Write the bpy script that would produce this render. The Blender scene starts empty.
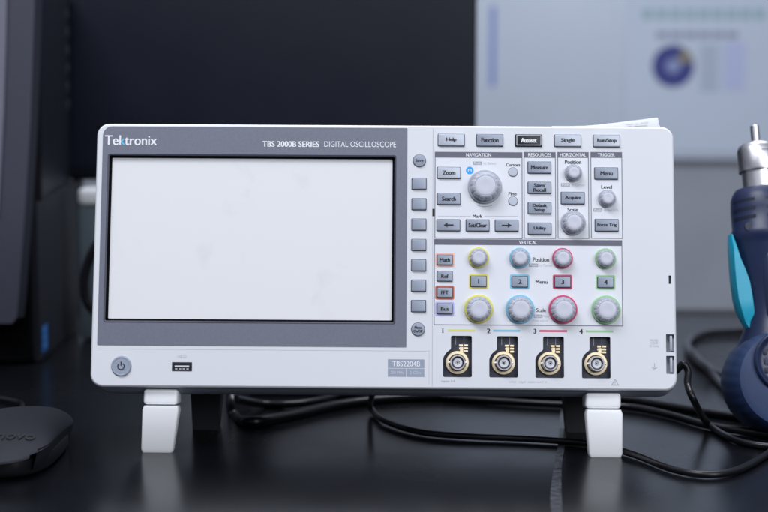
import bpy, bmesh, math, random
from mathutils import Vector as V, Matrix
from mathutils.geometry import delaunay_2d_cdt
random.seed(7)
S = bpy.context.scene
COL = S.collection
PI = math.pi

# ------------------------------------------------------------------ camera
FPX, CAM = 1250.0, V((0, -0.798, 0.182))
PITCH, ROLL = math.atan(86 / FPX), math.radians(0.359)
RX = Matrix.Rotation(PITCH, 3, 'X')
RY = Matrix.Rotation(ROLL, 3, 'Y')
QM = RY @ RX                                   # world offset -> (right, forward, up)
A3 = Matrix(((1, 0, 0), (0, 0, 1), (0, -1, 0)))
cam_d = bpy.data.cameras.new('camera')
cam = bpy.data.objects.new('camera', cam_d); COL.objects.link(cam)
cam.matrix_world = Matrix.Translation(CAM) @ (A3 @ QM).transposed().to_4x4()
cam_d.sensor_width = 36; cam_d.lens = FPX / 768 * 36
cam_d.clip_start = .02; cam_d.clip_end = 50
cam_d.dof.use_dof = True; cam_d.dof.focus_distance = .792; cam_d.dof.aperture_fstop = 5.5
S.camera = cam

def ray(px, py):
    return QM.transposed() @ V(((px - 384) / FPX, 1, (256 - py) / FPX))
def hit(px, py, p0, n):
    d = ray(px, py)
    return CAM + d * ((V(p0) - CAM).dot(V(n)) / d.dot(V(n)))
def at(px, py, y):                              # point on the vertical plane at depth y
    return hit(px, py, (0, y, 0), (0, 1, 0))
def ground(px, py, z=0.0):                      # point on the table
    return hit(px, py, (0, 0, z), (0, 0, 1))

# ------------------------------------------------------------------ materials
def mat(name, col, rough=.5, metal=0, grain=0, gscale=900, var=0, vscale=30, rvar=0, coat=0, spec=.5, emit=None):
    m = bpy.data.materials.new(name); m.use_nodes = True
    nt = m.node_tree; b = nt.nodes['Principled BSDF']
    b.inputs['Base Color'].default_value = (*col, 1)
    b.inputs['Roughness'].default_value = rough
    b.inputs['Metallic'].default_value = metal
    b.inputs['Specular IOR Level'].default_value = spec
    if coat:
        b.inputs['Coat Weight'].default_value = coat; b.inputs['Coat Roughness'].default_value = .15
    if emit:
        b.inputs['Emission Color'].default_value = (*emit[0], 1); b.inputs['Emission Strength'].default_value = emit[1]
    tc = nt.nodes.new('ShaderNodeTexCoord')
    if grain:
        n = nt.nodes.new('ShaderNodeTexNoise'); n.inputs['Scale'].default_value = gscale; n.inputs['Detail'].default_value = 3
        nt.links.new(tc.outputs['Object'], n.inputs['Vector'])
        bp = nt.nodes.new('ShaderNodeBump'); bp.inputs['Strength'].default_value = grain; bp.inputs['Distance'].default_value = .0004
        nt.links.new(n.outputs['Fac'], bp.inputs['Height']); nt.links.new(bp.outputs['Normal'], b.inputs['Normal'])
    if var:
        n = nt.nodes.new('ShaderNodeTexNoise'); n.inputs['Scale'].default_value = vscale; n.inputs['Detail'].default_value = 5
        nt.links.new(tc.outputs['Object'], n.inputs['Vector'])
        r = nt.nodes.new('ShaderNodeValToRGB')
        r.color_ramp.elements[0].position = .3; r.color_ramp.elements[1].position = .7
        r.color_ramp.elements[0].color = (*[c * (1 - var) for c in col], 1)
        r.color_ramp.elements[1].color = (*[min(1, c * (1 + var)) for c in col], 1)
        nt.links.new(n.outputs['Fac'], r.inputs['Fac']); nt.links.new(r.outputs['Color'], b.inputs['Base Color'])
    if rvar:
        n = nt.nodes.new('ShaderNodeTexNoise'); n.inputs['Scale'].default_value = 14; n.inputs['Detail'].default_value = 6
        nt.links.new(tc.outputs['Object'], n.inputs['Vector'])
        mr = nt.nodes.new('ShaderNodeMapRange')
        mr.inputs['From Min'].default_value = .3; mr.inputs['From Max'].default_value = .7
        mr.inputs['To Min'].default_value = rough - rvar; mr.inputs['To Max'].default_value = rough + rvar
        nt.links.new(n.outputs['Fac'], mr.inputs['Value']); nt.links.new(mr.outputs['Result'], b.inputs['Roughness'])
    return m

M = {}
M['white'] = mat('white_plastic', (.70, .715, .76), .42, grain=.05, gscale=1500, var=.012, vscale=9)
M['gloss_white'] = mat('overlay_white', (.75, .765, .82), .3, var=.01, vscale=9)
M['foot'] = mat('foot_white', (.90, .91, .935), .38, grain=.04, gscale=1500)
M['rim'] = mat('rim_white', (.72, .735, .78), .35)
M['under'] = mat('rim_shaded', (.27, .30, .37), .45)
M['shell'] = mat('shell_white', (.62, .64, .68), .5, grain=.06, gscale=1500)
M['bezel'] = mat('bezel_grey', (.165, .172, .225), .42, grain=.22, gscale=2600, var=.05, vscale=700)
M['frame'] = mat('frame_dark', (.055, .058, .085), .4)
M['black'] = mat('black_plastic', (.008, .009, .012), .45)
M['screen'] = mat('screen_film', (.755, .76, .79), .5, var=.045, vscale=17, rvar=.04, spec=.2)
def screen_smudges(m):
    nt = m.node_tree; b = nt.nodes['Principled BSDF']; tc = nt.nodes.new('ShaderNodeTexCoord')
    n = nt.nodes.new('ShaderNodeTexNoise'); n.inputs['Scale'].default_value = 38; n.inputs['Detail'].default_value = 6; n.inputs['Distortion'].default_value = .6
    big = nt.nodes.new('ShaderNodeTexNoise'); big.inputs['Scale'].default_value = 9
    r = nt.nodes.new('ShaderNodeValToRGB'); r.color_ramp.elements[0].position = .54; r.color_ramp.elements[1].position = .74
    r.color_ramp.elements[0].color = (.755, .76, .785, 1); r.color_ramp.elements[1].color = (.69, .70, .728, 1)
    mu = nt.nodes.new('ShaderNodeMath'); mu.operation = 'MULTIPLY'; mr = nt.nodes.new('ShaderNodeMapRange')
    mr.inputs['From Min'].default_value = .45; mr.inputs['From Max'].default_value = .6; mr.inputs['To Min'].default_value = .8
    for q in (n, big): nt.links.new(tc.outputs['Object'], q.inputs['Vector'])
    nt.links.new(big.outputs['Fac'], mr.inputs['Value']); nt.links.new(n.outputs['Fac'], mu.inputs[0]); nt.links.new(mr.outputs['Result'], mu.inputs[1])
    nt.links.new(mu.outputs[0], r.inputs['Fac']); nt.links.new(r.outputs['Color'], b.inputs['Base Color'])
screen_smudges(M['screen'])
M['smudge'] = mat('smudge', (.76, .77, .81), .5)
M['key'] = mat('key_grey', (.305, .345, .43), .38, var=.03, vscale=90)
M['key_light'] = mat('key_light', (.50, .545, .63), .33, var=.02, vscale=90)
M['gap'] = mat('gap_dark', (.03, .032, .05), .6)
M['ink'] = mat('ink_dark', (.012, .012, .02), .6)
M['ink_grey'] = mat('ink_grey', (.36, .37, .43), .6)
M['ink_pale'] = mat('ink_pale', (.5, .52, .58), .6)
M['seam'] = mat('seam_grey', (.46, .48, .54), .6)
M['print_white'] = mat('print_white', (.82, .83, .88), .5)
M['print_dim'] = mat('print_dim', (.58, .60, .68), .5)
M['header'] = mat('header_grey', (.125, .125, .165), .5)
M['outline'] = mat('outline_grey', (.16, .165, .21), .5)
M['plate'] = mat('plate_grey', (.30, .34, .43), .5)
M['cyan'] = mat('print_cyan', (.10, .55, .80), .5)
M['blue_dot'] = mat('blue_dot', (.01, .36, .85), .45)
M['yellow'] = mat('ch_yellow', (.74, .69, .14), .4)
M['blue'] = mat('ch_blue', (.22, .52, .72), .4)
M['red'] = mat('ch_red', (.58, .07, .17), .4)
M['green'] = mat('ch_green', (.32, .58, .30), .4)
M['salmon'] = mat('halo_salmon', (.80, .44, .37), .45)
M['rust'] = mat('halo_rust', (.48, .13, .09), .45)
M['violet'] = mat('halo_violet', (.42, .40, .74), .45)
M['knob'] = mat('knob_grey', (.42, .44, .51), .38, var=.03, vscale=120)
M['knob_cap'] = mat('knob_cap', (.58, .59, .68), .42)
M['knob_line'] = mat('knob_line', (.24, .26, .32), .5)
M['gold'] = mat('gold_contact', (1.0, .84, .56), .45, .25)
M['nickel'] = mat('nickel', (.78, .77, .80), .3, .55)
M['nickel_dark'] = mat('nickel_dark', (.20, .19, .21), .45, .5)
M['teflon'] = mat('dielectric', (.62, .63, .68), .45)
M['recess'] = mat('recess_dark', (.035, .037, .058), .42, var=.2, vscale=200)
M['steel'] = mat('steel', (.60, .59, .61), .34, 1, grain=.12, gscale=300)
M['cable'] = mat('cable_black', (.004, .004, .006), .30, spec=.35, grain=.04, gscale=700, rvar=.06)
M['paper'] = mat('paper', (.56, .575, .59), .8, var=.05, vscale=30)
M['paper_print'] = mat('paper_print', (.50, .50, .52), .8)
M['navy'] = mat('navy_plastic', (.011, .020, .064), .40, grain=.1, gscale=900, var=.08, vscale=40)
M['navy_rough'] = mat('navy_rubber', (.016, .036, .105), .5, grain=.25, gscale=1100, var=.1, vscale=60)
M['navy_dark'] = mat('navy_shadow', (.006, .010, .03), .5)
M['teal'] = mat('teal_plastic', (.008, .34, .50), .35, grain=.06, gscale=900, var=.04, vscale=30)
M['tower'] = mat('tower_black', (.009, .010, .015), .5, grain=.1, gscale=900)
M['tower_gloss'] = mat('tower_panel', (.006, .008, .014), .45, spec=.22)
M['tower_mesh'] = mat('tower_mesh', (.011, .0125, .019), .6, spec=.25, grain=.6, gscale=420, var=.2, vscale=420)
M['tower_front'] = mat('tower_front', (.040, .043, .064), .48, grain=.45, gscale=600, var=.12, vscale=500)
M['tower_edge'] = mat('tower_edge', (.15, .155, .20), .4)
M['tower_bevel'] = mat('tower_bevel', (.022, .024, .036), .45)
M['void'] = mat('void_black', (.003, .003, .004), .8, spec=.05)
M['sticker'] = mat('sticker_blue', (.02, .13, .42), .45)
M['sticker_pale'] = mat('sticker_pale', (.08, .26, .58), .45)
M['mouse'] = mat('mouse_shell', (.0085, .0095, .015), .6, spec=.3, grain=.35, gscale=1600, var=.06, vscale=500)
M['mouse_dark'] = mat('mouse_dark', (.006, .006, .009), .45)
M['mouse_ink'] = mat('mouse_ink', (.004, .004, .007), .5)
M['led'] = mat('led_red', (.5, .10, .05), .4, emit=((1, .22, .1), .08))
M['board'] = mat('board', (.54, .60, .71), .5, var=.025, vscale=5)
M['board_rib'] = mat('board_rib', (.48, .54, .65), .5)
M['poster'] = mat('poster', (.48, .54, .65), .5, var=.015, vscale=6)
M['poster_teal'] = mat('poster_teal', (.27, .40, .46), .5)
M['poster_grey'] = mat('poster_grey', (.22, .25, .36), .5)
M['poster_line'] = mat('poster_line', (.27, .33, .44), .5)
M['poster_blue'] = mat('poster_blue', (.022, .03, .20), .5)
M['poster_mid'] = mat('poster_mid', (.22, .27, .48), .5)
M['poster_yellow'] = mat('poster_yellow', (.20, .18, .13), .5)
M['poster_lilac'] = mat('poster_lilac', (.42, .465, .68), .5)
M['bluemark'] = mat('bluemark', (.16, .22, .52), .5)
M['wall'] = mat('partition_cloth', (.30, .32, .365), .85, grain=.3, gscale=500, var=.05, vscale=6)
M['trim'] = mat('trim_dark', (.02, .022, .028), .5)
M['monitor'] = mat('monitor_black', (.003, .0045, .009), .5, spec=.2)
M['monitor_screen'] = mat('monitor_screen', (.0025, .0045, .012), .36, rvar=.02, spec=.2)
M['trunk'] = mat('trunk_white', (.72, .74, .77), .45)
M['box_grey'] = mat('box_grey', (.075, .10, .12), .5, var=.05, vscale=20)
M['streak'] = mat('streak_grey', (.034, .036, .044), .36, spec=.3, grain=.5, gscale=210, var=.85, vscale=260)

def table_material():
    m = bpy.data.materials.new('table_black'); m.use_nodes = True
    nt = m.node_tree; b = nt.nodes['Principled BSDF']; L = nt.links.new
    b.inputs['Specular IOR Level'].default_value = .33; b.inputs['IOR'].default_value = 1.5
    tc = nt.nodes.new('ShaderNodeTexCoord')
    n = nt.nodes.new('ShaderNodeTexNoise'); n.inputs['Scale'].default_value = 9; n.inputs['Detail'].default_value = 8
    L(tc.outputs['Object'], n.inputs['Vector'])
    mr = nt.nodes.new('ShaderNodeMapRange'); mr.inputs['From Min'].default_value = .3; mr.inputs['From Max'].default_value = .7
    mr.inputs['To Min'].default_value = .21; mr.inputs['To Max'].default_value = .29
    L(n.outputs['Fac'], mr.inputs['Value']); L(mr.outputs['Result'], b.inputs['Roughness'])
    # tiny dust specks
    vo = nt.nodes.new('ShaderNodeTexVoronoi'); vo.inputs['Scale'].default_value = 75
    L(tc.outputs['Object'], vo.inputs['Vector'])
    vc = nt.nodes.new('ShaderNodeSeparateColor'); L(vo.outputs['Color'], vc.inputs['Color'])
    sz = nt.nodes.new('ShaderNodeMath'); sz.operation = 'MULTIPLY'; sz.inputs[1].default_value = .05
    L(vc.outputs['Green'], sz.inputs[0])
    lt = nt.nodes.new('ShaderNodeMath'); lt.operation = 'LESS_THAN'; L(vo.outputs['Distance'], lt.inputs[0]); L(sz.outputs[0], lt.inputs[1])
    rare = nt.nodes.new('ShaderNodeMath'); rare.operation = 'GREATER_THAN'; rare.inputs[1].default_value = .62; L(vc.outputs['Red'], rare.inputs[0])
    an = nt.nodes.new('ShaderNodeMath'); an.operation = 'MULTIPLY'; L(lt.outputs[0], an.inputs[0]); L(rare.outputs[0], an.inputs[1])
    mx = nt.nodes.new('ShaderNodeMix'); mx.data_type = 'RGBA'
    mx.inputs['A'].default_value = (.0027, .0032, .0050, 1); mx.inputs['B'].default_value = (.05, .055, .07, 1)
    L(an.outputs[0], mx.inputs['Factor']); L(mx.outputs['Result'], b.inputs['Base Color'])
    g = nt.nodes.new('ShaderNodeTexNoise'); g.inputs['Scale'].default_value = 1100; L(tc.outputs['Object'], g.inputs['Vector'])
    bp = nt.nodes.new('ShaderNodeBump'); bp.inputs['Strength'].default_value = .04; bp.inputs['Distance'].default_value = .0003
    L(g.outputs['Fac'], bp.inputs['Height']); L(bp.outputs['Normal'], b.inputs['Normal'])
    return m
M['table'] = table_material()

# ------------------------------------------------------------------ mesh helpers
class MB:
    def __init__(s): s.v = []; s.f = []
    def add(s, vs, fs):
        o = len(s.v); s.v += [V(p) for p in vs]; s.f += [tuple(i + o for i in f) for f in fs]; return s
    def loft(s, rings, cap0=True, cap1=True, closed=True):
        o = len(s.v); n = len(rings[0])
        for r in rings: s.v += [V(p) for p in r]
        for k in range(len(rings) - 1):
            for i in range(n if closed else n - 1):
                j = (i + 1) % n
                s.f.append((o + k*n + i, o + k*n + j, o + (k+1)*n + j, o + (k+1)*n + i))
        if cap0: s.f.append(tuple(o + i for i in range(n))[::-1])
        if cap1: s.f.append(tuple(o + (len(rings)-1)*n + i for i in range(n)))
        return s
    def lathe(s, prof, axis, c=(0, 0, 0), n=40, mod=None, cap0=True, cap1=True):
        c = V(c); rings = []
        for (r, h) in prof:
            ring = []
            for i in range(n):
                a = 2*PI*i/n; rr = r * (mod(a, r, h) if mod else 1)
                if axis == 'Y': p = V((rr*math.cos(a), h, rr*math.sin(a)))
                elif axis == 'Z': p = V((rr*math.cos(a), rr*math.sin(a), h))
                else: p = V((h, rr*math.cos(a), rr*math.sin(a)))
                ring.append(c + p)
            rings.append(ring)
        return s.loft(rings, cap0, cap1)
    def box(s, c, d, bev=0, seg=2):
        bm = bmesh.new(); bmesh.ops.create_cube(bm, size=1)
        for v in bm.verts: v.co = V((v.co.x*d[0], v.co.y*d[1], v.co.z*d[2]))
        if bev: bmesh.ops.bevel(bm, geom=bm.edges[:], offset=bev, segments=seg, profile=.5, affect='EDGES')
        bm.verts.index_update()
        s.add([V(c) + v.co for v in bm.verts], [[v.index for v in f.verts] for f in bm.faces]); bm.free(); return s
    def tube(s, pts, r, n=12, sub=8, cap=True):
        pts = spline(pts, sub) if sub else [V(p) for p in pts]
        rings = []; up = V((0.13, 0.21, 1)).normalized()
        for k, p in enumerate(pts):
            t = (pts[min(k+1, len(pts)-1)] - pts[max(k-1, 0)]).normalized()
            a = up - t*up.dot(t)
            if a.length < 1e-4: a = V((1, 0, 0)) - t*t.x
            a.normalize(); up = a; b = t.cross(a)
            rings.append([p + (a*math.cos(2*PI*i/n) + b*math.sin(2*PI*i/n))*r for i in range(n)])
        return s.loft(rings, cap, cap)
    def plate(s, loops, y, th=0.0, back=False):
        """flat sheet in the x-z plane facing -y, with holes; th adds walls going back"""
        flat, tris = fill(loops)
        o = len(s.v); s.v += [V((p.x, y, p.y)) for p in flat]
        for t in tris:
            a, b, c = [flat[i] for i in t]
            ccw = (b - a).cross(c - a) > 0
            s.f.append(tuple(o + i for i in (t if ccw else t[::-1])))
        if th:
            k = 0; o2 = len(s.v); s.v += [V((p.x, y + th, p.y)) for p in flat]
            for l in loops:
                n = len(l)
                for i in range(n):
                    j = (i+1) % n
                    s.f.append((o+k+i, o+k+j, o2+k+j, o2+k+i))
                k += n
            if back:
                for t in tris: s.f.append(tuple(o2 + i for i in t))
        return s
    def build(s, name, m, parent=None, smooth=True, angle=35, recalc=True):
        me = bpy.data.meshes.new(name); me.from_pydata([tuple(p) for p in s.v], [], s.f)
        if recalc:
            bm = bmesh.new(); bm.from_mesh(me); bmesh.ops.recalc_face_normals(bm, faces=bm.faces); bm.to_mesh(me); bm.free()
        if smooth:
            for p in me.polygons: p.use_smooth = True
            me.set_sharp_from_angle(angle=math.radians(angle))
        me.materials.append(M[m] if isinstance(m, str) else m)
        o = bpy.data.objects.new(name, me); COL.objects.link(o)
        if parent: o.parent = parent
        return o

def fill(loops):
    flat = [V((p[0], p[1])) for l in loops for p in l]; ed = []; k = 0
    for l in loops:
        ed += [(k+i, k+(i+1) % len(l)) for i in range(len(l))]; k += len(l)
    sc = 100.0
    vo, eo, fo, ov, oe, of = delaunay_2d_cdt([p*sc for p in flat], ed, [], 0, 1e-7)
    back = {}
    for i, src in enumerate(ov):
        if src: back[i] = src[0]
    def inside(p):
        c = False
        for l in loops:
            for i in range(len(l)):
                (x0, y0), (x1, y1) = l[i-1][:2], l[i][:2]
                if (y0 > p.y) != (y1 > p.y) and p.x < (x1-x0)*(p.y-y0)/(y1-y0)+x0: c = not c
        return c
    tris = []
    for f in fo:
        if any(i not in back for i in f): continue
        m = sum((flat[back[i]] for i in f), V((0, 0)))/3
        if inside(m): tris.append(tuple(back[i] for i in f))
    return flat, tris
def spline(pts, sub):
    P = [V(p) for p in pts]; out = []
    for i in range(len(P) - 1):
        a, b, c, d = P[max(i-1, 0)], P[i], P[i+1], P[min(i+2, len(P)-1)]
        for k in range(sub):
            t = k/sub
            out.append(.5*((2*b) + (c-a)*t + (2*a-5*b+4*c-d)*t*t + (3*b-a-3*c+d)*t**3))
    out.append(P[-1]); return out
def rr(x0, z0, x1, z1, r, n=6):
    out = []
    if r <= 0: return [(x0, z0), (x1, z0), (x1, z1), (x0, z1)]
    for cx, cz, a0 in ((x1-r, z0+r, -PI/2), (x1-r, z1-r, 0), (x0+r, z1-r, PI/2), (x0+r, z0+r, PI)):
        for k in range(n+1):
            a = a0 + PI/2*k/n; out.append((cx + r*math.cos(a), cz + r*math.sin(a)))
    return out
def circ(cx, cz, r, n=32): return [(cx + r*math.cos(2*PI*i/n), cz + r*math.sin(2*PI*i/n)) for i in range(n)]
def empty(name, loc, label, cat, rot=None, group=None):
    o = bpy.data.objects.new(name, None); COL.objects.link(o); o.empty_display_size = .02
    m = Matrix.Translation(V(loc))
    if rot is not None: m = m @ rot.to_4x4()
    o.matrix_world = m; o['label'] = label; o['category'] = cat
    if group: o['group'] = group
    return o
def tag(o, label, cat, group=None):
    o['label'] = label; o['category'] = cat
    if group: o['group'] = group
    return o

def text_mesh(txt, bold=0.0, res=3, spacing=1.0):
    cu = bpy.data.curves.new('t', 'FONT'); cu.body = txt; cu.resolution_u = res; cu.size = 1; cu.offset = bold
    cu.space_character = spacing; cu.space_line = .92; cu.align_x = 'CENTER'
    ob = bpy.data.objects.new('t', cu); COL.objects.link(ob)
    dg = bpy.context.evaluated_depsgraph_get(); dg.update()
    me = bpy.data.meshes.new_from_object(ob.evaluated_get(dg))
    vs = [v.co.copy() for v in me.vertices]; fs = [tuple(p.vertices) for p in me.polygons]
    bpy.data.objects.remove(ob); bpy.data.curves.remove(cu); bpy.data.meshes.remove(me)
    return vs, fs
def lettering(txt, u, v, h, m, parent, w=None, y=-.00012, bold=0.0, name='lettering', spacing=1.0):
    """flat letters centred at u,v in the face plane; h, w are the overall size"""
    vs, fs = text_mesh(txt, 0.0, spacing=spacing)
    x0, x1 = min(p.x for p in vs), max(p.x for p in vs); z0, z1 = min(p.y for p in vs), max(p.y for p in vs)
    sz = h/(z1 - z0); sx = w/(x1 - x0) if w else sz
    b = MB(); n_ = txt.count('\n')+1; e = h/n_*bold*3
    for k, dx in enumerate((-e, 0, e) if bold > 0 else (0,)):
        b.add([(u + (p.x - (x0+x1)/2)*sx + dx, y - .00001*k, v + (p.y - (z0+z1)/2)*sz) for p in vs], fs)
    return b.build(name, m, parent, smooth=False, recalc=False)

# ------------------------------------------------------------------ oscilloscope frame
LEAN, YAW = math.radians(9.151), math.radians(-.306)
FR = Matrix.Rotation(YAW, 3, 'Z') @ Matrix.Rotation(-LEAN, 3, 'X')
FC = CAM + V((9.4e-5, .8*math.cos(PITCH), -.05475))            # centre of the front face
UP = FR @ V((0, 0, 1)); NRM = FR @ V((0, 1, 0))
HZ = FC.z/UP.z
W2, H2 = .18622, .08475
K = .00064                                                     # metres per photo pixel on the face
def F(px, py):
    q = FR.transposed() @ (hit(px, py, FC, NRM) - FC)
    return q.x, q.z + HZ
scope = empty('oscilloscope', FC - UP*HZ, 'white benchtop oscilloscope with wide blank screen and four gold sockets, standing on two white feet',
              'oscilloscope', FR)
INV = scope.matrix_world.inverted()
Z0, Z1 = HZ - H2, HZ + H2

def U(px, py=256): return F(px, py)[0]
def Vv(py, px=528): return F(px, py)[1]

# --- front panel with real openings
R = .0078
def ring(x0, z0, x1, z1, y, r=R): return [(a, y, b) for a, b in rr(x0, z0, x1, z1, r, 10)]
bx0, bz0 = F(105.3, 256)[0], F(256, 323.0)[1]
bx1, bz1 = F(395.6, 256)[0], F(256, 154.6)[1]
face_outer = rr(-W2+.0012, Z0+.0014, W2-.0012, Z1-.0012, R-.001, 10)
scr_hole = rr(bx0-.002, bz0-.002, bx1+.002, bz1+.002, .002, 4)
usb_c = F(182, 366.7); usb_hole = rr(usb_c[0]-.0043, usb_c[1]-.0028, usb_c[0]+.0043, usb_c[1]+.0028, .0003, 2)
BNC = [F(457.5, 362.6), F(503.6, 363.0), F(549.7, 363.4), F(596.2, 363.8)]
def bnc_loop(c, g=0.0):
    k = K; u, v = c
    pts = [(-14.3, -14.4), (14.2, -14.4), (14.2, 26.6), (-6.6, 26.6), (-6.6, 13.2), (-9.6, 11.2), (-12.6, 8.0), (-14.3, 4.2)]
    return [(u + x*k + (g if x > 0 else -g), v + z*k + (g if z > 15 else (-g if z < -10 else 0))) for x, z in pts]
def soften(loop, r):
    out = []; n = len(loop)
    for i in range(n):
        p, q, s_ = V(loop[i-1]), V(loop[i]), V(loop[(i+1) % n])
        a = q + (p-q).normalized()*min(r, (p-q).length*.4); b = q + (s_-q).normalized()*min(r, (s_-q).length*.4)
        for k in range(4):
            t = k/3; out.append(tuple((1-t)**2*a + 2*t*(1-t)*q + t*t*b))
    return out
bnc_holes = [soften(bnc_loop(c), .0011) for c in BNC]
slot_c = F(669.8, 279.7); slot_hole = rr(slot_c[0]-.0008, slot_c[1]-.0027, slot_c[0]+.0008, slot_c[1]+.0027, .0003, 2)
tm = [F(670.2, 343.3), F(670.4, 364.9)]
tm_holes = [rr(c[0]-.0027, c[1]-.0057, c[0]+.0025, c[1]+.0057, .0004, 2) for c in tm]

b = MB()
b.plate([face_outer, scr_hole, usb_hole, slot_hole] + tm_holes + bnc_holes, 0, .0016)
b.build('front_panel', 'white', scope)
b = MB()
b.loft([[(x, 0.0, z) for x, z in face_outer],
        ring(-W2+.0004, Z0+.0006, W2-.0004, Z1-.0004, .0004),
        ring(-W2, Z0, W2, Z1, .0014),
        ring(-W2-.0002, Z0-.0002, W2+.0002, Z1+.0001, .006)], False, False)
b.build('front_rim', 'rim', scope, angle=60)
b = MB()
b.loft([ring(-W2-.0001, Z0-.0001, W2+.0003, Z1, .006),
        ring(-W2, Z0-.0016, W2+.0008, Z1-.0002, .0085),
        ring(-W2, Z0-.0040, W2+.0010, Z1-.0006, .015, .010),
        ring(-W2+.001, Z0-.0046, W2, Z1-.001, .024, .011)], False, True)
b.build('bezel_skirt', 'under', scope, angle=60)  # grey colour stands for shade on the white shell's downward-facing edge
b = MB()
b.loft([ring(-W2+.003, Z0-.002, W2-.003, Z1-.003, .0243, .011),
        ring(-W2+.004, Z0-.002, W2-.004, Z1-.0035, .085, .012),
        ring(-W2+.009, Z0+.002, W2-.009, Z1-.008, .101, .012)])
b.build('rear_shell', 'shell', scope, angle=50)

# fine module seams printed into the moulding
def line(name, p, q, w, m, y=-.0001, par=scope):
    (x0, z0), (x1, z1) = p, q
    if abs(x1-x0) > abs(z1-z0): loop = [(x0, z0-w/2), (x1, z1-w/2), (x1, z1+w/2), (x0, z0+w/2)]
    else: loop = [(x0-w/2, z0), (x0+w/2, z0), (x1+w/2, z1), (x1-w/2, z1)]
    return MB().plate([loop], y).build(name, m, par, smooth=False)
sx = U(432.6)
line('panel_seam', (sx, Z0+.002), (sx, Z1-.002), .0003, 'seam')
sx2 = U(429, 370)
line('panel_seam', (sx2, Z0+.003), (sx2, Vv(349.8, 429)), .0002, 'ink_pale')
line('panel_seam', (-W2+.004, Vv(349.8, 250)), (sx2, Vv(349.8, 250)), .0002, 'ink_pale')
cs = F(433.4, 212.5)
MB().plate([rr(cs[0]-.0007, cs[1]-.0024, cs[0]+.0007, cs[1]+.0024, .0002, 2)], -.00016).build('release_slot', 'black', scope)
MB().plate([rr(slot_c[0]-.0012, slot_c[1]-.0031, slot_c[0]+.0012, slot_c[1]+.0031, .0003, 2)], .0013).build('release_slot', 'black', scope)

# --- display bezel, frame, screen
gx0, gx1 = U(97.9, 250)+.0013, U(406.8, 250)
gz0, gz1 = Vv(346.0, 250), Z1-.0019
def rr4(x0, z0, x1, z1, rs, n=8):
    out = []
    for (cx, cz, a0), r in zip(((x1, z0, -PI/2), (x1, z1, 0), (x0, z1, PI/2), (x0, z0, PI)), rs):
        ox = -r if cx == x1 else r; oz = -r if cz == z1 else r
        for k in range(n+1):
            a = a0 + PI/2*k/n; out.append((cx+ox+r*math.cos(a), cz+oz+r*math.sin(a)))
    return out
b = MB(); b.plate([rr4(gx0, gz0, gx1, gz1, (.0006, .0006, .0060, .0006)), rr(bx0, bz0, bx1, bz1, .0014, 5)], -.00035, .0006)
b.build('display_bezel', 'bezel', scope)
b = MB()
t = .0009; fw = .0024; dp = .0026
def fr_ring(e, y, r): return [(x, y, z) for x, z in rr(bx0+e, bz0+e, bx1-e, bz1-e, r, 5)]
b.loft([fr_ring(-.0002, -.0002, .0014), fr_ring(.0001, -.0007, .0013), fr_ring(t, -.0005, .0011), fr_ring(t+.0001, 0, .001)], False, False)
b.build('frame_lip', 'frame', scope, angle=25)
b = MB(); b.loft([fr_ring(t, -.0001, .001), fr_ring(fw, dp, .0006)], False, False)
b.build('screen_frame', 'void', scope)
b = MB(); b.plate([rr(bx0+fw-.0004, bz0+fw-.0004, bx1-fw+.0004, bz1-fw+.0004, .0006, 3)], dp-.0001)
scr = b.build('screen', 'screen', scope, smooth=False)

# logo and series line
lx = F(131.2, 140.4)
def logo():
    vs, fs = text_mesh('Tektronix', .0, 6)
    x0, x1 = min(p.x for p in vs), max(p.x for p in vs); z0, z1 = min(p.y for p in vs), max(p.y for p in vs)
    w, h = U(157, 140)-U(105.3, 140), .0063
    vs = [V(((p.x-x0)/(x1-x0)*w + U(105.3, 140), -.0005, (p.y-z0)/(z1-z0)*h + lx[1]-h/2)) for p in vs]
    # split into letters by connectivity, ordered left to right
    par = list(range(len(vs)))
    def fd(i):
        while par[i] != i: par[i] = par[par[i]]; i = par[i]
        return i
    for f in fs:
        for i in f[1:]: par[fd(i)] = fd(f[0])
    comp = {}
    for f in fs: comp.setdefault(fd(f[0]), []).append(f)
    comps = sorted(comp.values(), key=lambda c: min(vs[i].x for f in c for i in f))
    def cen(c): xs = [vs[i].x for f in c for i in f]; return (min(xs)+max(xs))/2
    kc = min(comps, key=lambda c: abs((cen(c)-U(105.3, 140))/w - .344)); ki = comps.index(kc)
    wh = MB(); cy = MB(); wf = [f for k, c in enumerate(comps) if k != ki for f in c]
    for k_, dx_ in enumerate((-.00016, 0, .00016)): wh.add([p + V((dx_, -.00001*k_, 0)) for p in vs], wf)
    o = wh.build('logo', 'print_white', scope, smooth=False, recalc=False)
    kf = kc
    for k_, dx_ in enumerate((-.00016, 0, .00016)): cy.add([p + V((dx_, -.00001*k_, 0)) for p in vs], kf)
    cy.build('logo_letter', 'cyan', o, smooth=False, recalc=False)
    for ob in (o, o.children[0]):
        bm = bmesh.new(); bm.from_mesh(ob.data)
        bmesh.ops.delete(bm, geom=[v for v in bm.verts if not v.link_faces], context='VERTS'); bm.to_mesh(ob.data); bm.free()
logo()
a = F(291, 144.2); lettering('TBS 2000B SERIES', a[0], a[1], .0037, 'print_white', scope, U(319.4)-U(262.5), -.0005, .014)
a = F(360.2, 144.4); lettering('DIGITAL OSCILLOSCOPE', a[0], a[1], .0037, 'print_white', scope, U(396.3)-U(324), -.0005, -.004)

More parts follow.
